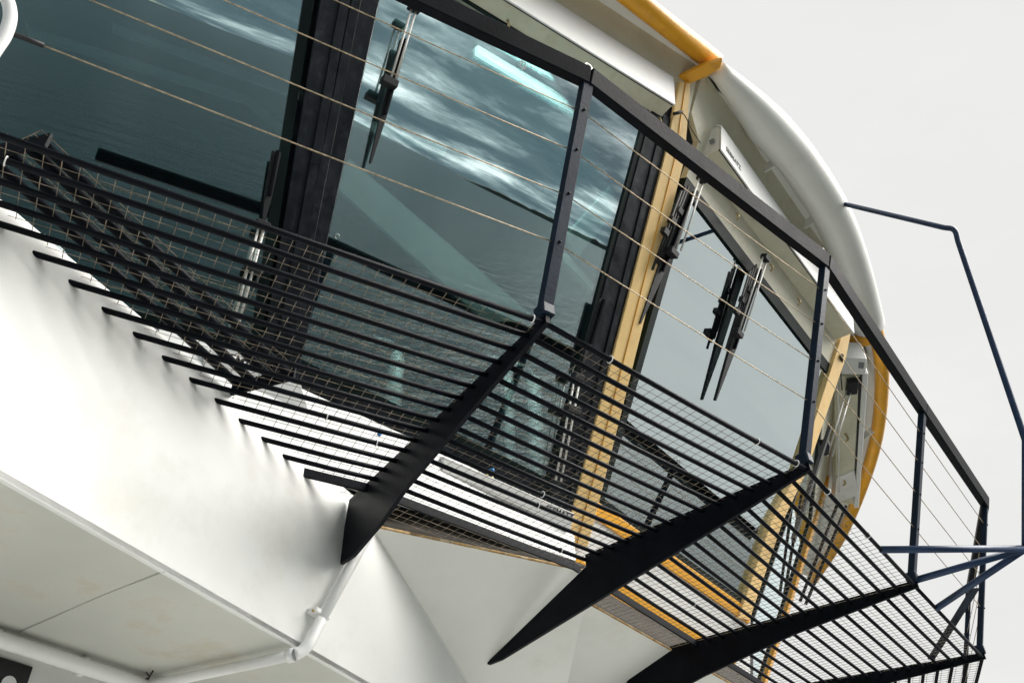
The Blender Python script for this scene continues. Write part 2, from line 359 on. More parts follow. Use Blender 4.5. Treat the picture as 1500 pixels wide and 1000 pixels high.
tube('pipe_run', [s1 - (s2 - s1) * 1.0, s1, s2, s2 + (s2 - s1) * .6], 0.03, 'panel', pipe2, 14)
for p in ((-10, 934), (120, 975)):
    X = at_z(p, ZB - .045); bm = bmesh.new(); add_tube(bm, [X - it * .012, X + it * .012], .039, 14); obj('pipe_clip', bm, 'panel', pipe2, True)
# twig caught at the pipe corner
tw = at_z((215, 1000), ZB - .03)
bm = bmesh.new()
add_tube(bm, [tw, at_z((219, 990), ZB - .03), at_z((224, 982), ZB - .02)], .004, 5); add_tube(bm, [at_z((219, 990), ZB - .03), at_z((214, 984), ZB - .02)], .003, 5); add_tube(bm, [at_z((219, 990), ZB - .03), at_z((205, 1000), ZB - .03)], .003, 5)
tag(obj('twig', bm, 'brown'), 'small dry twig caught where the soffit pipes meet', 'twig')
# black notice board on the set-back wall
wp = Vector((inA.x, inA.y, 0)) - inn * .078
def lpx(p, off=0): return hit(p, wp + inn * off, inn)
k1, k2 = lpx((46, 977)), lpx((-70, 935))
sg = empty('notice_board', 'black board with white round mark fixed to the lower wall under the soffit', 'sign')
bl = (k1 - k2); bl.z = 0
slab('board', [k1, Vector((k1.x, k1.y, k1.z - .6)), Vector((k1.x, k1.y, k1.z - .6)) - bl, k1 - bl], inn * .012, 'print', sg, bev=.002)
X = lpx((13, 1001), .014); bm = bmesh.new(); bmesh.ops.create_circle(bm, cap_ends=True, segments=24, radius=.03)
bm.transform(Matrix.Translation(X) @ inn.to_track_quat('Z', 'Y').to_matrix().to_4x4()); obj('white_mark', bm, 'plastic', sg)

# ------------------------------------------------------------------ catwalk
cat = empty('catwalk', 'black tubular grating catwalk on tapered brackets curving round the wheelhouse', 'catwalk')
prof = [
    [(-.02, .028), (1.55, .028), (1.60, -.283), (1.45, -.300), (1.20, -.255), (1.0, -.19), (.45, -.09), (-.02, -.012)],
    [(-.02, .028), (1.274, .028), (1.274, -.038), (1.993, -.350), (1.985, -.362), (1.89, -.360), (1.57, -.302), (1.04, -.205), (.47, -.102), (-.02, -.012)],
    [(-.02, .028), (1.645, .028), (1.70, .02), (2.25, -.42), (2.15, -.41), (1.35, -.205), (.74, -.095), (-.02, -.012)],
    [(-.02, .028), (1.6, .028), (1.7, .02), (2.2, -.38), (1.35, -.19), (.6, -.06), (-.02, -.012)],
    [(-.02, .028), (1.6, .028), (1.6, -.3), (1.0, -.2), (-.02, -.012)]]
for i in range(5):
    side = Vector((-mh[i].y, mh[i].x, 0))
    br = slab('bracket', [B(i, s, z) - side * .009 for s, z in prof[i]], side * .018, 'black', cat)
    # flange along the lower edge
    low = [B(i, s, z) for s, z in prof[i][::-1] if z < -.005]
    inner_e = {0: [(1.555, .02), (1.605, -.283)], 1: [(1.28, -.042), (1.998, -.356)], 2: [(1.70, .016), (2.25, -.425)], 3: [(1.70, .016), (2.2, -.385)]}.get(i)
    if inner_e: tube('weld_bead', [B(i, *q) for q in inner_e], .009, 'hull', cat, 8)
    # weld shoes where the tubes meet the plate
# bars
def wall_cut(p, d):                                   # distance along -d to the white wall
    return (p - wa).dot(wn_) / d.dot(wn_)
bar_n = 16
for f in range(5):
    d = dirs[f]
    for k in range(bar_n):
        s = k * PITCH_BAR
        if f == 0:
            b = O[0] + mit[0] * s; L = wall_cut(b, d); a = b - d * min(L + .02, 4.0)
        else:
            a = O[f - 1] + mit[f - 1] * s; b = O[f] + mit[f] * s
        jz = Z * random.uniform(-.002, .002)
        if k < bar_n - 1:
            mid = (a + b) / 2 - Z * random.uniform(.0, .004)
            tube('grating_bar', [a + jz, mid + jz, b + jz], 0.0110, 'black', cat, 10)
        else:
            beam('edge_bar', a, b, .012, .042, Z, 'black', cat)
# wire mesh lying on the tubes, one panel per bay
def mesh_panel(f):
    d, nn = dirs[f], nin[f]
    if f == 0: L = 0; Op = O[0]; ml = None
    else: L = (O[f] - O[f - 1]).length; Op = O[f - 1]
    lo = (lambda s: -9.0) if f == 0 else (lambda s: (mit[f - 1] * s).dot(d))
    hi = (lambda s: (mit[0] * s).dot(d)) if f == 0 else (lambda s: L + (mit[f] * s).dot(d))
    if f == 0: lo = lambda s: -min(wall_cut(O[0] + nn * s, d) - .05, 3.4)
    SM = 1.50 if f == 0 else (1.56 if f == 1 else 1.54)
    bm = bmesh.new(); zz = .0128
    def wob(t, s): return .005 * noise.noise((t * 2.3 + f * 7, s * 3.1, 0.3)) + .0015 * noise.noise((t * 9, s * 9, f))
    def line(pts): add_tube(bm, pts, .00135, 4, caps=False)
    s = .012
    ph = random.uniform(0, 6)
    while s < SM:
        l, h = lo(s) + .012, hi(s) - .012
        if h - l > .06:
            n = max(2, int((h - l) / .12))
            line([Op + d * (l + (h - l) * i / n) + nn * (s + .004 * noise.noise(((l + (h - l) * i / n) * 1.7, s * 2 + ph, 1))) + Z * (zz + wob(l + (h - l) * i / n, s)) for i in range(n + 1)])
        s += PITCH_BAR / 2
    t = math.floor(lo(0 if f else 1.4) / .05) * .05 if f else -3.4
    tmax = max(hi(0), hi(SM))
    tmin = min(lo(0), lo(SM))
    t = tmin + .02
    while t < tmax:
        ss = [i * SM / 40 for i in range(41)]; ok = [x for x in ss if lo(x) + .01 <= t <= hi(x) - .01]
        if len(ok) > 2:
            a, b = ok[0], ok[-1]; n = max(2, int((b - a) / .12))
            line([Op + d * (t + .004 * noise.noise((t * 2, (a + (b - a) * i / n) * 2, ph))) + nn * (a + (b - a) * i / n) + Z * (zz + .0024 + wob(t, a + (b - a) * i / n)) for i in range(n + 1)])
        t += .0495
    o = obj('wire_mesh', bm, 'mesh', cat); o['kind'] = 'stuff'; return o
for f in range(5): mesh_panel(f)
# cable ties holding the mesh
for f, k, t in ((0, 0, .05), (0, 2, 1.9), (0, 10, .5), (0, 11, .25), (0, 0, 1.86), (0, 1, 1.75), (1, 0, .33), (1, 0, 1.22), (1, 0, 1.5), (1, 11, .85), (1, 10, .8), (2, 0, .25), (2, 0, .8), (1, 14, 1.25), (2, 12, 1.0)):
    d = dirs[f]; P = (O[0] + nin[0] * k * PITCH_BAR - d * t) if f == 0 else (O[f - 1] + nin[f] * k * PITCH_BAR + d * t)
    ring = [P + (nin[f] * math.cos(a) + Z * math.sin(a)) * .0145 for a in [i * math.pi / 6 for i in range(12)]]
    tube('cable_tie', ring, .0025, 'plastic', cat, 5, closed=True)

# ------------------------------------------------------------------ guard railing
rail = empty('guard_railing', 'navy steel guard railing with wire ropes along the outer edge of the catwalk', 'railing')
LEAN_R = .3726
def RT(i, h): return O[i] - mh[i] * (LEAN_R * h) + Z * (h + .05)
for i in range(5):
    a, b = RT(i, -.03), RT(i, 1.0); bis = mh[i]; tang = Vector((-bis.y, bis.x, 0))
    bm = bmesh.new(); dd = (b - a).normalized(); nn = tang.cross(dd).normalized()
    add_box(bm, (a + b) / 2, dd * (b - a).length / 2, tang * .026, nn * .018); bevel(bm, .004); po = obj('post', bm, 'navy', rail)
    bm = bmesh.new(); add_box(bm, RT(i, .0) - mh[i] * 0.0, tang * .028, mh[i] * .032, Z * .026); bevel(bm, .006); obj('foot', bm, 'navy', po)
    for h in (.27, .47, .66, .84):
        X = RT(i, h); tube('ferrule', [X - nn * .024, X + nn * .024], .0055, 'black', po, 8)
    # eye bolt
    X = RT(i, 1.03); bm = bmesh.new(); add_tube(bm, [X + Z * (.035 + .016 * math.sin(a_)) + tang * .016 * math.cos(a_) for a_ in [j * math.pi / 6 for j in range(12)]], .0045, 6, closed=True); add_tube(bm, [X - Z * .01, X + Z * .02], .005, 6); obj('eye_bolt', bm, 'steel', rail, True)
def rail_profile(a, b, d):
    up = (RT(0, 1) - RT(0, 0)).normalized()
    o_ = outn(d); upv = (o_ * LEAN_R + Z).normalized(); nv = d.cross(upv).normalized()
    beam('top_rail', a, b, .052, .084, upv, 'black', rail, bev=.005)
endA = 1.87
pA = RT(0, 1.0) - dirs[0] * 1.95
segs = [(pA, RT(0, 1), dirs[0])] + [(RT(i, 1), RT(i + 1, 1), dirs[i + 1]) for i in range(4)]
for a, b, d in segs: rail_profile(a, b, d)
for h in (.27, .47, .66, .84):
    pts = [RT(0, h) - dirs[0] * (1.845 if h < .3 else 1.93)] + [RT(i, h) for i in range(5)]
    for i in range(5):
        a, b = pts[i], pts[i + 1]; mid = (a + b) / 2 - Z * random.uniform(.002, .006)
        tube('wire_rope', [a, (a + mid) / 2 - Z * .001, mid, (b + mid) / 2 - Z * .001, b], .0026, 'wire', rail, 6)
# white bent end stanchion with the sleeve of the lowest wire
upA = (outn(dirs[0]) * LEAN_R + Z).normalized(); base = O[0] - dirs[0] * 1.865
def ra(p): 
    nA = dirs[0].cross(upA); return hit(p, O[0], nA)
tube('end_hoop', curve_pts([ra((-60, -70)), ra((-12, -30)), ra((8, -5)), ra((15, 22)), ra((8, 50)), ra((-8, 75)), ra((-30, 108))], 6), .0195, 'plastic', rail, 14)
tube('wire_sleeve', [RT(0, .27) - dirs[0] * 1.86, RT(0, .27) - dirs[0] * 1.775], .008, 'rubber', rail, 8)

# ------------------------------------------------------------------ outrigger tube frame
A_ = at_z((1502, 803), H + .1)
outr = empty('outrigger_frame', 'navy tube outrigger with bent arm reaching from the catwalk up to the roof rim', 'frame')
e1 = O[1] + dirs[2] * 1.0; e2 = O[2] + Z * .03; e3 = O[2] + dirs[3] * .40
for e in (e1, e2, e3): tube('strut', [e, A_], .019, 'blue_steel', outr, 10)
Rm = at_z((1233, 298), KS * (H + 2.90) - .04)
pn = (Rm - A_).cross(Z).normalized()
w1 = hit((1398, 337), A_, pn); w2 = hit((1502, 645), A_, pn)
tube('bent_arm', [A_, w2] + curve_pts([w2 + (w1 - w2) * .93, w1, w1 + (Rm - w1) * .08], 5) + [Rm], .019, 'blue_steel', outr, 10)
# flat brace beyond the last post
nE = dirs[4].cross((outn(dirs[4]) * LEAN_R + Z).normalized())
beam('brace', hit((1428, 862), O[3] + nin[4] * .12, nE), at_z((1364, 964), H + .03), .045, .012, Z, 'navy', rail)

# ------------------------------------------------------------------ wheelhouse
wh = empty('wheelhouse', 'wheelhouse with outward leaning tinted windows, orange pillars and rounded white roof rim', 'wheelhouse')
def quad(Fc, pts, off=0): return [Fc.px(p, off) for p in pts]
def uvquad(Fc, uvs, off=0): return [Fc.at(u * KS, v * KS, off) for u, v in uvs]
def window(Fc, uvs, fw=.05, name='window', fm='seal'):
    # uvs: outline of the glass; frame runs round it
    win = empty_part(name, wh)
    g = slab('pane', uvquad(Fc, uvs, -.012), -Fc.N * .012, 'glass', win)
    cu_, cv_ = sum(u for u, v in uvs) / len(uvs), sum(v for u, v in uvs) / len(uvs)
    n = len(uvs)
    for i in range(n):
        a, b = uvs[i], uvs[(i + 1) % n]
        beam('frame', Fc.at(a[0] * KS, a[1] * KS, -.02), Fc.at(b[0] * KS, b[1] * KS, -.02), fw, .05, Fc.N, fm, win)
    return win
def empty_part(name, parent):
    o = bpy.data.objects.new(name, None); COL.objects.link(o); o.parent = parent; o.empty_display_size = .1; return o
# facade P1 : between the wide black mullion and the orange pillar
top1 = 2.80
u_l = lambda v: -1.735 - .105 * (v - .9)             # right edge of the wide mullion
u_r = lambda v: -.175 + .035 * (v - .5)
w1uv = [(u_l(.46), .46), (-.88, .385), (-.30, .32), (u_r(.30), .30), (u_r(2.68), 2.68), (u_l(2.72), 2.72)]
window(P1, w1uv)
# sill band, white panel below
slab('sill', uvquad(P1, [(-1.9, .34), (-.88, .298), (.0, .16), (.0, .25), (-.30, .30), (-.88, .365), (-1.9, .50)], .004), -P1.N * .09, 'mullion', wh)
pt_ = uvquad(P1, [(-2.3, .42), (-.88, .293), (.02, .155)])
for pa_, pb_ in zip(pt_, pt_[1:]): slab('wall_panel', [pa_, pb_, Vector((pb_.x, pb_.y, P1.P.z - .10)), Vector((pa_.x, pa_.y, P1.P.z - .10))], -P1.h * .05, 'panel', wh)
# head of the window
slab('head_band', uvquad(P1, [(-2.6, 2.69), (.06, 2.70), (.06, 2.80), (-2.6, 2.80)], .006), -P1.N * .09, 'black', wh)
slab('wall_panel', uvquad(P1, [(-4.6, 2.79), (.2, 2.79), (.2, 3.2), (-4.6, 3.2)], 0), -P1.N * .05, 'cream', wh)
# wide mullion with its cover strips
ml = lambda v: -1.885 - .165 * (v - .75)
mu = empty_part('mullion', wh)
slab('post_plate', uvquad(P1, [(ml(.3) - .02, .30), (u_l(.3) + .02, .30), (u_l(2.78) + .02, 2.78), (ml(2.78) - .02, 2.78)], .018), -P1.N * .12, 'mullion', mu, bev=.004)
for fr in (.40, .62):
    q_ = lambda v: ml(v) * (1 - fr) + u_l(v) * fr
    slab('cover_strip', uvquad(P1, [(q_(.3) - .022, .31), (q_(.3) + .022, .31), (q_(2.78) + .026, 2.77), (q_(2.78) - .026, 2.77)], .03), -P1.N * .015, 'mullion', mu, bev=.003)
# right mullion next to the orange pillar
ul2, ur2 = (lambda v: -.175 + .04 * (v - .5)), (lambda v: .015 + .03 * (v - .3))
mu2 = empty_part('mullion', wh)
slab('post_plate', uvquad(P1, [(ul2(.1), .10), (ur2(.1), .10), (ur2(2.72), 2.72), (ul2(2.72), 2.72)], .012), -P1.N * .12, 'mullion', mu2, bev=.003)
slab('cover_strip', uvquad(P1, [(-.06, .12), (-.02, .12), (.04, 2.70), (0, 2.70)], .022), -P1.N * .012, 'mullion', mu2, bev=.003)
# facade P0
w0uv = [(-3.4, -.15), (.03, -.15), (-.25, 2.3), (-3.4, 2.3)]
window(P0, w0uv)
slab('wall_panel', uvquad(P0, [(-3.6, -.9), (.0, -.9), (.0, -.17), (-3.6, -.17)], 0), -P0.N * .05, 'panel', wh)
# orange corner pillar: follows the corner of P1 and P2
def pil(v): 
    a = P1.uv((826, 804)); return None
pl_b, pr_b = (826, 803), (858, 806); 
pil_l = [P1.px((824, 804), .03), P1.px((976, 222), .03), P1.px((996, 118), .03)]
pil_r = [P1.px((862, 800), .03), P1.px((1004, 230), .03), P1.px((1012, 122), .03)]
pp = empty_part('corner_pillar', wh)
slab('pillar_face', [pil_l[0], pil_r[0], pil_r[1], pil_r[2], pil_l[2], pil_l[1]], -P1.N * .16, 'sunlit_orange', pp, bev=.006)
cl_ = [(a + b) / 2 for a, b in zip(pil_l, pil_r)]
tube('weld_bead', [c + P1.N * .002 for c in cl_], .004, 'orange', pp, 6)
# facade P2
w2uv = [(.16, .34), (2.0, .34), (2.44, 2.36), (.02, 2.40)]
window(P2, w2uv, .06)
slab('head_band', uvquad(P2, [(-.05, 2.39), (2.43, 2.35), (2.45, 2.42), (-.05, 2.46)], .004), -P2.N * .09, 'seal', wh)
slab('wall_panel', uvquad(P2, [(0.02, .0), (2.06, .0), (2.08, .25), (.02, .25)], 0), -P2.N * .05, 'panel', wh)
slab('sill_band', uvquad(P2, [(0.10, .24), (2.10, .24), (2.10, .33), (.12, .33)], .012), -P2.N * .07, 'orange', wh, bev=.004)
slab('base_band', uvquad(P2, [(0.0, -.10), (2.06, -.06), (2.06, .0), (.0, .0)], .01), -P2.N * .07, 'orange', wh, bev=.004)
slab('wall_panel', uvquad(P2, [(-.05, 2.455), (2.44, 2.415), (2.62, 3.2), (-.24, 3.2), (-.21, 2.85), (-.05, 2.75)], 0), -P2.N * .05, 'cream', wh)
# second orange pillar and facade P3
pp2 = empty_part('corner_pillar', wh)
slab('pillar_face', [P2.px(p, .03) for p in [(1082, 905), (1130, 764), (1170, 690), (1222, 527), (1240, 470), (1250, 470), (1240, 522), (1182, 690), (1146, 764), (1098, 908)]], -P2.N * .05, 'sunlit_orange', pp2, bev=.004)
window(P3, [(.25, .35), (2.2, .35), (2.3, 2.4), (.55, 2.4)], .06)
slab('wall_panel', uvquad(P3, [(.05, -.06), (3.0, -.06), (3.0, .32), (.05, .32)], 0), -P3.N * .05, 'panel', wh)
slab('wall_panel', uvquad(P3, [(.4, 2.45), (3.0, 2.45), (3.0, 3.2), (.4, 3.2)], 0), -P3.N * .05, 'cream', wh)
pp3 = empty_part('corner_pillar', wh)
slab('pillar_face', uvquad(P3, [(2.35, -.1), (2.6, -.1), (2.9, 3.1), (2.6, 3.1)], .03), -P3.N * .14, 'orange', pp3, bev=.006)

# roof: rim, soffit and stiffeners
def inset(pts, dlt):
    out = []
    for i, p in enumerate(pts):
        d = (pts[min(i + 1, len(pts) - 1)] - pts[max(i - 1, 0)]).normalized(); out.append(p + Vector((-d.y, d.x, 0)) * dlt)
    return out
ZR = KS * (H + 2.90)
roof = empty_part('roof', wh)
rimpx = [(930, 0), (1047, 92)]
rp = [at_z(p, ZR) for p in rimpx]
rim0 = rp[0] + (rp[0] - rp[1]) * 4.5
tube('rim', [rim0, rp[0], rp[1]], .072, 'orange', roof, 18)
wrim = [at_z(p, ZR) for p in [(1049, 100), (1120, 163), (1178, 228), (1228, 308), (1258, 388), (1280, 470)]]
wr_ = curve_pts(wrim, 6)
tube('rim', [p + Vector((-.707, .707, 0)) * .06 * min(1, k / 7) for k, p in enumerate(wr_)], [.06 + .09 * min(1, k / 7) for k in range(len(wr_))], 'roof', roof, 24)
orim = [at_z(p, ZR) for p in [(1280, 470), (1292, 545), (1284, 640), (1260, 720), (1229, 790), (1190, 850)]]
tube('rim', curve_pts(orim, 6), .068, 'orange', roof, 18)
full_rim = [rim0, rp[0], rp[1]] + curve_pts(wrim, 4)[1:] + curve_pts(orim, 4)[1:]
vt = lambda Fc, u, z: Fc.at(u, (z - Fc.P.z) / math.cos(R(LEAN)))
ZT = ZR + .03
inner = [vt(P1, -5, ZT), vt(P1, -1.0, ZT), vt(P1, .24, ZT), vt(P2, -.1, ZT), vt(P2, .9, ZT), vt(P2, 2.4, ZT), vt(P3, 1.4, ZT), vt(P3, 3.5, ZT)]
bm = bmesh.new()
def resample(pts, n):
    L = [0]
    for a, b in zip(pts, pts[1:]): L.append(L[-1] + (b - a).length)
    out = []
    for i in range(n):
        t = L[-1] * i / (n - 1); k = max(j for j in range(len(L)) if L[j] <= t + 1e-9); k = min(k, len(pts) - 2)
        out.append(pts[k].lerp(pts[k + 1], (t - L[k]) / max(1e-9, L[k + 1] - L[k])))
    return out
RO = inset(resample(full_rim, 300), .035); RI = resample(inner, 300)
vo = [bm.verts.new(Vector((p.x, p.y, ZT))) for p in RO]; vi = [bm.verts.new(Vector((p.x, p.y, ZT))) for p in RI]
vo2 = [bm.verts.new(Vector((p.x, p.y, ZT + .025))) for p in RO]; vi2 = [bm.verts.new(Vector((p.x - 1.0, p.y + 1.6, ZT + .35))) for p in RI]
for i in range(299):
    bm.faces.new((vo[i], vo[i + 1], vi[i + 1], vi[i])); bm.faces.new((vo2[i], vi2[i], vi2[i + 1], vo2[i + 1])); bm.faces.new((vo[i], vo2[i], vo2[i + 1], vo[i + 1])); bm.faces.new((vi[i], vi[i + 1], vi2[i + 1], vi2[i]))
obj('soffit', bm, 'roof', roof)
# inner lip following the rim, and stiffener plates
cw = curve_pts(wrim, 6)
li = inset(cw, .42)
bm = bmesh.new()
for p, q in zip(li, li[1:]): add_slab(bm, [p + Z * .02, q + Z * .02, q - Z * .05, p - Z * .05], Vector((-(q - p).y, (q - p).x, 0)).normalized() * .012)
obj('inner_lip', bm, 'roof', roof)
for px_o, px_i in (((1215, 306), (1140, 352)), ((1160, 222), (1105, 255)), ((1283, 625), (1255, 646))):
    a, b = at_z(px_o, ZT - .03), at_z(px_i, ZT - .03); beam('stiffener', a, b, .014, .09, Z, 'roof', roof)
# orange return from rim corner to the pillar head
ret = [at_z(p, ZR - .12) for p in ((1034, 94), (1058, 88), (1055, 99), (1037, 112), (1009, 123), (997, 128), (989, 116))]
slab('orange_band', ret, Z * .03, 'orange', roof)
ret2 = [at_z((1288, 490), ZR - .03), at_z((1288, 503), ZR - .03), at_z((1250, 510), ZR - .03), at_z((1240, 500), ZR - .03)]
slab('orange_band', ret2, Z * .05, 'orange', roof)
ret3 = [at_z((1250, 458), ZR - .02), at_z((1256, 462), ZR - .02), at_z((1249, 485), ZR - .02), at_z((1240, 478), ZR - .02)]
slab('orange_band', ret3, Z * .05, 'orange', roof)

# interior
i1, i2, i3 = -P1.h, -P2.h, -P3.h
fl = [P0.at(-4, -.75), P1.at(-1.9, -.05), P1.at(0, -.05), P2.at(2.06, -.05), P3.at(3, -.05)]
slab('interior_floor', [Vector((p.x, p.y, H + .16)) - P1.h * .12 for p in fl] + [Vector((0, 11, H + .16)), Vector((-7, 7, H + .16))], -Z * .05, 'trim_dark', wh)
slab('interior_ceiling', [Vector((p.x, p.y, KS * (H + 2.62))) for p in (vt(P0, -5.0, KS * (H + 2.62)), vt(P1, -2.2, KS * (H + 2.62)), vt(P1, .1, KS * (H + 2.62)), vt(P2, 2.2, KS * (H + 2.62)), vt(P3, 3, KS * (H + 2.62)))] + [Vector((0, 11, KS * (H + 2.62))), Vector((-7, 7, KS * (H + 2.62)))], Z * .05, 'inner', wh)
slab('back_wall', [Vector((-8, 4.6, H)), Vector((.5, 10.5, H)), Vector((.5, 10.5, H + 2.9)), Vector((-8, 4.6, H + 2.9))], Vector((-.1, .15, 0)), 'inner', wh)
# interior trims seen through the glass
def inside(Fc, pxs, off, th=.04, name='ceiling_trim', m='inner_mid'): return slab(name, [Fc.px(p, off) for p in pxs], -Fc.N * th, m, wh)
inside(P1, [(486, 268), (512, 232), (790, 470), (712, 470)], -.30, name='slanted_brace')
inside(P0, [(36, 30), (44, 40), (366, 140), (432, 198), (430, 207), (360, 149), (40, 50)], -.25, m='inner_mid')
inside(P0, [(165, 34), (445, 134), (444, 144), (164, 43)], -.25, m='inner_mid')
inside(P1, [(518, 168), (655, 216), (653, 226), (516, 180)], -.20)
inside(P1, [(700, 66), (940, 208), (936, 218), (700, 78)], -.10, m='lit', name='ceiling_lamp')
inside(P1, [(830, 345), (905, 262), (910, 300), (845, 380)], -.35, m='trim_dark')
inside(P1, [(818, 372), (826, 366), (884, 432), (882, 440)], -.30)
def fill_light(X, Y, watts):
    ld = bpy.data.lights.new('interior_fill_light', 'AREA'); ld.shape = 'RECTANGLE'; ld.size = (Y - X).length; ld.size_y = .06; ld.energy = watts; ld.color = (.92, 1, .97)
    lo_ = bpy.data.objects.new('interior_fill_light', ld); COL.objects.link(lo_); lo_.parent = wh
    xx = (Y - X).normalized(); zz_ = xx.cross(Vector((-xx.y, xx.x, 0))).normalized(); zz_ = zz_ if zz_.z > 0 else -zz_; yy = zz_.cross(xx)
    c = (X + Y) / 2; lo_.matrix_world = Matrix(((xx.x, yy.x, zz_.x, c.x), (xx.y, yy.y, zz_.y, c.y), (xx.z, yy.z, zz_.z, c.z), (0, 0, 0, 1)))
fill_light(P1.px((700, 40), -.22), P1.px((938, 180), -.22), 75)  # fill set along the ceiling strip, brightens brace and interior
fill_light(P0.px((140, -170), -.5), P0.px((420, -80), -.5), 120)  # added fill above the view, no lamp there; brightens the left pane's trims
# maker's sticker on the glass
bm = bmesh.new()
X = P1.px((766, 95), .003)
for a, b in (((-1, -1), (1, -1)), ((1, -1), (1, 1)), ((1, 1), (-1, 1)), ((-1, 1), (-1, -1))):
    p, q = X + P1.U * a[0] * .018 + P1.V * a[1] * .02, X + P1.U * b[0] * .018 + P1.V * b[1] * .02
    add_box(bm, (p + q) / 2, (q - p) / 2 + (q - p).normalized() * .004, (q - p).normalized().cross(P1.N) * .004, P1.N * .001)
st = obj('glass_sticker', bm, 'plastic', wh)
# power lead down the pillar
def cable(pts, r, parent, name='cable', m='rubber'): return tube(name, curve_pts(pts, 5), r, m, parent, 6)

# white pedestals inside the wheelhouse
for j, (pb, pt) in enumerate((((584, 610), (582, 520)), ((790, 640), (782, 555)), ((758, 590), (745, 545)))):
    ped = empty('pedestal', ('tall pale pedestal with lamp arms behind the glass left of the first bracket post', 'tall pale pedestal with lamp arm behind the glass beside the black mullion', 'short pale pedestal behind the glass between the two tall ones')[j], 'pedestal', 'pedestals inside the wheelhouse')
    a, b = P1.px(pb, -1.0), P1.px(pt, -1.0); ax = Vector((a.x, a.y, 0))
    k_ = .052 if j < 2 else .036
    tube('column', [Vector((b.x, b.y, H + .17)), Vector((b.x, b.y, b.z - .05)), Vector((b.x, b.y, b.z)), Vector((b.x, b.y, b.z + .03))], [k_, k_, k_ * .8, k_ * .3], 'plastic', ped, 14)
    tt = Vector((b.x, b.y, b.z + .03))
    for sgn in ((-1, 1) if j == 0 else (-1,)):
        tube('lamp_arm', curve_pts([tt, tt + P1.U * sgn * .05 + Z * .06, tt + P1.U * sgn * .12 + Z * .05]), .008, 'plastic', ped, 6)
        tube('lamp_head', [tt + P1.U * sgn * .10 + Z * .055, tt + P1.U * sgn * .17 + Z * .03], [.012, .018], 'plastic', ped, 8)

# ------------------------------------------------------------------ window wipers
def housing_top(Fc, uA, uB, v, wip, dep=.125, out=.165, up=.26):
    a, b = Fc.at(uA, v), Fc.at(uB, v)
    def prism(name, prof, m, t0=0, t1=0, bv=0):
        bm = bmesh.new(); add_slab(bm, [a + Fc.U * t0 + Fc.h * x + Z * z for x, z in prof], (b - a) - Fc.U * (t0 + t1))
        if bv: bevel(bm, bv)
        return obj(name, bm, m, wip)
    prism('housing_base', [(0, 0), (dep, 0), (dep, .012), (0, .012)], 'cream', .01, .01)
    prism('housing', [(0, .014), (dep - .004, .014), (out - .012, up), (out - .03, up + .03), (0, up + .03)], 'panel', .012, .012)
    prism('seal_strip', [(dep - .008, -.003), (dep + .001, -.003), (dep + .001, .01), (dep - .008, .01)], 'print', .005, .005)
    prism('cover', [(dep + .002, -.006), (dep + .012, -.006), (out + .008, up), (out - .022, up + .042), (out - .03, up + .034), (out - .004, up)], 'panel', 0, 0)
    return a, b
def hook(X, Fc, wip, s=1.0):
    bm = bmesh.new(); add_tube(bm, curve_pts([X, X - Z * .02 * s + Fc.h * .01, X - Z * .045 * s + Fc.h * .012, X - Z * .05 * s - Fc.h * .012 + Fc.U * .02]), .007 * s, 7); obj('latch', bm, 'brass', wip, True)
def arm(Fc, rods, block, blade, wip, rodm='rods', gap=6, off=.10, bw=.022, links=0):
    (r1, r2) = rods
    d = (Vector(r2) - Vector(r1)).normalized(); n_ = Vector((-d.y, d.x)) * gap / 2
    for sg_ in (-1, 1):
        a = (r1[0] + n_.x * sg_, r1[1] + n_.y * sg_); b = (r2[0] + n_.x * sg_, r2[1] + n_.y * sg_)
        tube('arm_rod', [Fc.px(a, off), Fc.px(b, off)], .0065, rodm, wip, 8)
    bm = bmesh.new(); X = Fc.px(block, off); add_box(bm, X, Fc.U * .045, Fc.V * .022, Fc.N * .03); bevel(bm, .004); obj('arm_block', bm, 'rubber', wip)
    bm = bmesh.new(); X = Fc.px(r1, off); add_box(bm, X, Fc.U * .035, Fc.V * .02, Fc.N * .025); bevel(bm, .004); obj('carriage', bm, 'rubber', wip)
    b0, b1 = Fc.px(blade[0], .045), Fc.px(blade[1], .03); mid = b0.lerp(b1, .62)
    dv = (b1 - b0).normalized(); sd_ = dv.cross(Fc.N).normalized()
    bm = bmesh.new(); add_slab(bm, [b0 - sd_ * bw, b0 + sd_ * bw, mid + sd_ * bw * .8, b1 + sd_ * .005, b1 - sd_ * .005, mid - sd_ * bw * .8], Fc.N * .022); bl_ = obj('blade', bm, 'rubber', wip)
    for j in range(links):
        e = sd_ * (.062 + .026 * j) * (1 if sd_.dot(Fc.U) < 0 else -1)
        tube('link_rod', [b0.lerp(b1, .04 * j) + e + Fc.N * .03, b0.lerp(b1, .55 + .06 * j) + e * .8 + Fc.N * .03], .009, 'rubber', wip, 6)
        bm = bmesh.new(); add_box(bm, b0.lerp(b1, .2 + .1 * j) + e + Fc.N * .03, sd_ * .026, dv * .02, Fc.N * .018); obj('link_clip', bm, 'rubber', wip)
    beam('blade_spine', b0 + Fc.N * .035, mid + Fc.N * .035, .014, .02, Fc.N, 'black', wip)
G = 'straight line window wipers'
# upper wiper of the large pane
wi = empty('window_wiper', 'straight-line wiper under the orange roof edge with white housing above the large pane', 'wiper', G)
ub = P1.uv((967, 173))
housing_top(P1, -3.2, ub[0] + .01, ub[1], wi)
for p in ((743, 42), (866, 122), (965, 185)): hook(P1.px((p[0], p[1] - 12), .03), P1, wi)
arm(P1, ((607, 12), (576, 116)), (570, 121), ((590, 62), (541, 240)), wi, gap=7)
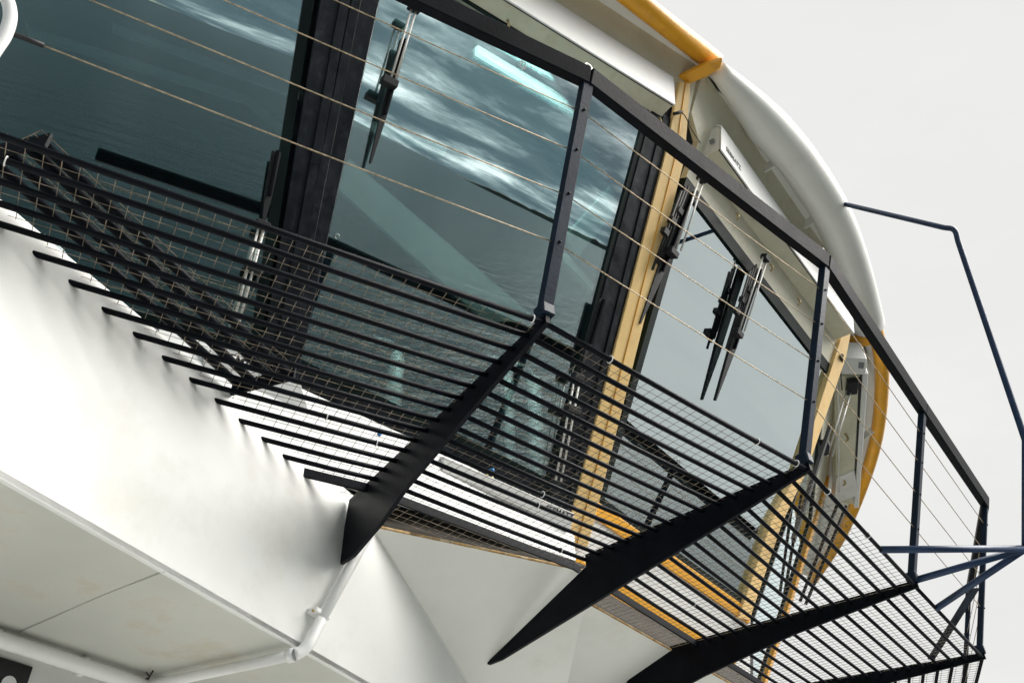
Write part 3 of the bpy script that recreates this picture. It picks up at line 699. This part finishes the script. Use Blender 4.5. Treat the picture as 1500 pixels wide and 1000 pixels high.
# upper wiper of the pane beyond the orange pillar
wi2 = empty('window_wiper', 'straight-line wiper with white housing beyond the orange pillar, two arms on the pale pane', 'wiper', G)
b2 = P2.uv((1030, 250)); a_, b_ = housing_top(P2, .02, 2.50, 2.83, wi2, .15, .20, .22)
for p in ((1078, 320), (1128, 395), (1168, 445)): hook(P2.px((p[0], p[1] - 8), .05), P2, wi2)
arm(P2, ((1028, 262), (994, 366)), (984, 370), ((1010, 282), (934, 474)), wi2, gap=7, bw=.046, links=3)
arm(P2, ((1121, 378), (1087, 484)), (1080, 488), ((1108, 395), (1045, 586)), wi2, gap=7, bw=.046, links=3)
# lettering on the cover end and a grey rating plate
cv_up = (P2.h * (.20 - .15) + Z * .226).normalized()
lettering('SEEMATZ', a_ + P2.h * .164 + P2.U * .07 - Z * .004 + cv_up * .05, P2.U, cv_up, .055, 'print', wi2)
bm = bmesh.new(); add_box(bm, a_ - P2.U * .001 + P2.h * .115 + Z * .115, P2.h * .018, Z * .022, P2.U * .001); obj('rating_plate', bm, 'grey', wi2)
# lower wipers (rods standing up from housings on the sill)
def lower_wiper(Fc, rods, block, blade, box_px, text_px, size, label):
    w = empty('window_wiper', label, 'wiper', G)
    arm(Fc, rods, block, blade, w, gap=8, off=.07)
    bm = bmesh.new(); pts = [Fc.px(p, .06) for p in box_px]; add_slab(bm, pts, -Fc.N * .06); bevel(bm, .003); obj('housing', bm, 'panel', w)
    X = Fc.px(text_px[0], .0625); Y = Fc.px(text_px[1], .0625); lettering('SEEMATZ', X, Y - X, Fc.V, size, 'print', w)
    return w
lower_wiper(P1, ((384, 330), (345, 476)), (372, 392), ((404, 224), (384, 330)), [(300, 508), (440, 560), (452, 600), (296, 552)], [(316, 523), (345, 533)], .06, 'lower straight-line wiper left of the wide black mullion, its pale rods behind the grating')
lower_wiper(P1, ((846, 552), (818, 704)), (838, 600), ((880, 440), (848, 545)), [(650, 668), (842, 752), (836, 776), (648, 690)], [(799, 747), (838, 761)], .047, 'lower straight-line wiper beside the orange pillar, its housing lettered below the large pane')
w3 = empty('window_wiper', 'straight-line wiper on the far facade beyond the second orange pillar', 'wiper', G)
z3 = KS * (H + 2.62)
u3 = [at_z(p, z3) for p in ((1222, 552), (1260, 550), (1249, 738), (1226, 735))]
slab('housing', u3, Z * .2, 'cream', w3, bev=.006)
o1, o2 = at_z((1263, 546), z3), at_z((1251, 742), z3); od = Vector((o2.y - o1.y, o1.x - o2.x, 0)).normalized()
slab('cover', [o1 - Z * .02, o2 - Z * .02, o2 + od * .05 - Z * .02, o1 + od * .05 - Z * .02], Z * .26, 'panel', w3, bev=.006)
slab('slot', [at_z((1257.5, 552), z3 - .004), at_z((1262.5, 552), z3 - .004), at_z((1257, 690), z3 - .004), at_z((1253.5, 690), z3 - .004)], Z * .003, 'print', w3)
slab('end_box', [at_z(p, z3 - .03) for p in ((1234, 524), (1270, 526), (1268, 549), (1232, 548))], Z * .2, 'panel', w3, bev=.006)
bm = bmesh.new(); add_slab(bm, [at_z(p, z3 - .032) for p in ((1258, 530), (1266, 531), (1265, 540), (1257, 539))], Z * .001); obj('rating_plate', bm, 'grey', w3)
for p in ((1236, 585), (1238, 635), (1234, 700)): hook(at_z(p, z3), P3, w3, 1.6)
slab('end_box', [at_z(p, z3 - .03) for p in ((1226, 700), (1252, 690), (1258, 725), (1222, 738))], Z * .15, 'panel', w3, bev=.006)
bm = bmesh.new(); add_box(bm, at_z((1248, 566), z3 - .05), P3.U * .10, P3.h * .05, Z * .03); bevel(bm, .006); obj('carriage', bm, 'rubber', w3)
for e in (0, 7): tube('arm_rod', [at_z((1240 + e, 572), z3 - .06), at_z((1212 + e, 668), z3 - .75)], .008, 'rods', w3, 8)
tube('hose', curve_pts([at_z((1222, 505), z3), at_z((1226, 560), z3 - .03), at_z((1229, 620), z3 - .04), at_z((1228, 720), z3 - .04)]), .011, 'rods', w3, 8)
bm = bmesh.new(); add_box(bm, at_z((1207, 655), z3 - .7), P3.U * .08, P3.h * .04, Z * .04); bevel(bm, .006); obj('arm_block', bm, 'rubber', w3)
beam('blade', at_z((1216, 625), z3 - .5), at_z((1162, 790), z3 - 1.9), .05, .03, P3.h, 'rubber', w3)
for a, b, e in (((1226, 740), (1172, 880), 0), ((1240, 740), (1180, 885), 0)):
    tube('rail_rod', [at_z(a, z3 - .1), at_z(b, z3 - 1.0)], .018, 'rubber', w3, 8)

# leads
wl = empty('power_lead', 'thin power lead from the orange pillar to the white wiper housing', 'cable')
cable([P1.px((990, 166), .05), P1.px((1002, 168), .06), P2.px((1012, 188), .06), P2.px((1026, 210), .10)], .0035, wl)
tube('plug', [P1.px((987, 167), .05), P1.px((999, 164), .055)], .011, 'rubber', wl, 8)
wl2 = empty('power_lead', 'thin power lead from the second orange pillar to the far wiper housing', 'cable')
X = P2.px((1233, 520), .05); cable([X, X + P3.U * .2 - Z * .03, X + P3.U * .35 - Z * .12], .006, wl2)
tube('plug', [X, X + P3.U * .1], .018, 'rubber', wl2, 8)
# washer nozzles on the white panels
for j, p in enumerate(((552, 636), (717, 688))):
    w = empty('washer_nozzle', ('blue and brass washer nozzle on the white panel left of the first bracket', 'blue and brass washer nozzle on the white panel right of the first bracket')[j], 'nozzle', 'washer nozzles under the large pane')
    X = P1.px(p, .0)
    tube('cap', [X, X + P1.N * .04], .011, 'blue', w, 8); tube('fitting', [X - P1.V * .035 - P1.U * .02, X - P1.V * .035 - P1.U * .02 + P1.N * .03], .008, 'brass', w, 6); tube('fitting', [X - P1.V * .04 + P1.U * .015, X - P1.V * .04 + P1.U * .015 + P1.N * .03], .008, 'brass', w, 6)

# ------------------------------------------------------------------ loose grating section lying over the catwalk at the left
lad = empty('access_grating', 'narrow black grating section lying askew above the catwalk bars near the white wall', 'grating')
zl = H + .10
def lz(p): return at_z(p, zl)
for a, b in (((-10, 236), (352, 566)), ((12, 224), (372, 560)), ((40, 214), (398, 554)), ((66, 214), (424, 548))):
    tube('grating_bar', [lz(a), lz(b)], .0165, 'black', lad, 8)
for a, b in (((-14, 224), (72, 206)), ((340, 570), (432, 547))): beam('end_plate', lz(a), lz(b), .012, .06, Z, 'black', lad)
bm = bmesh.new()
L0, L1, W0, W1_ = lz((2, 222)), lz((362, 566)), lz((58, 196)), lz((428, 540))
nl = 30
for i in range(nl + 1):
    t = i / nl; a, b = L0.lerp(L1, t), W0.lerp(W1_, t); add_tube(bm, [a + Z * .016, b + Z * (.016 + .006 * noise.noise((i * .4, 0, 0)))], .0018, 4, caps=False)
for j in range(6):
    t = j / 5; a, b = L0.lerp(W0, t), L1.lerp(W1_, t); add_tube(bm, [a + Z * .018, a.lerp(b, .5) + Z * (.018 + .008 * noise.noise((j * .7, 4, 0))), b + Z * .018], .0018, 4, caps=False)
o = obj('wire_mesh', bm, 'mesh', lad); o['kind'] = 'stuff'
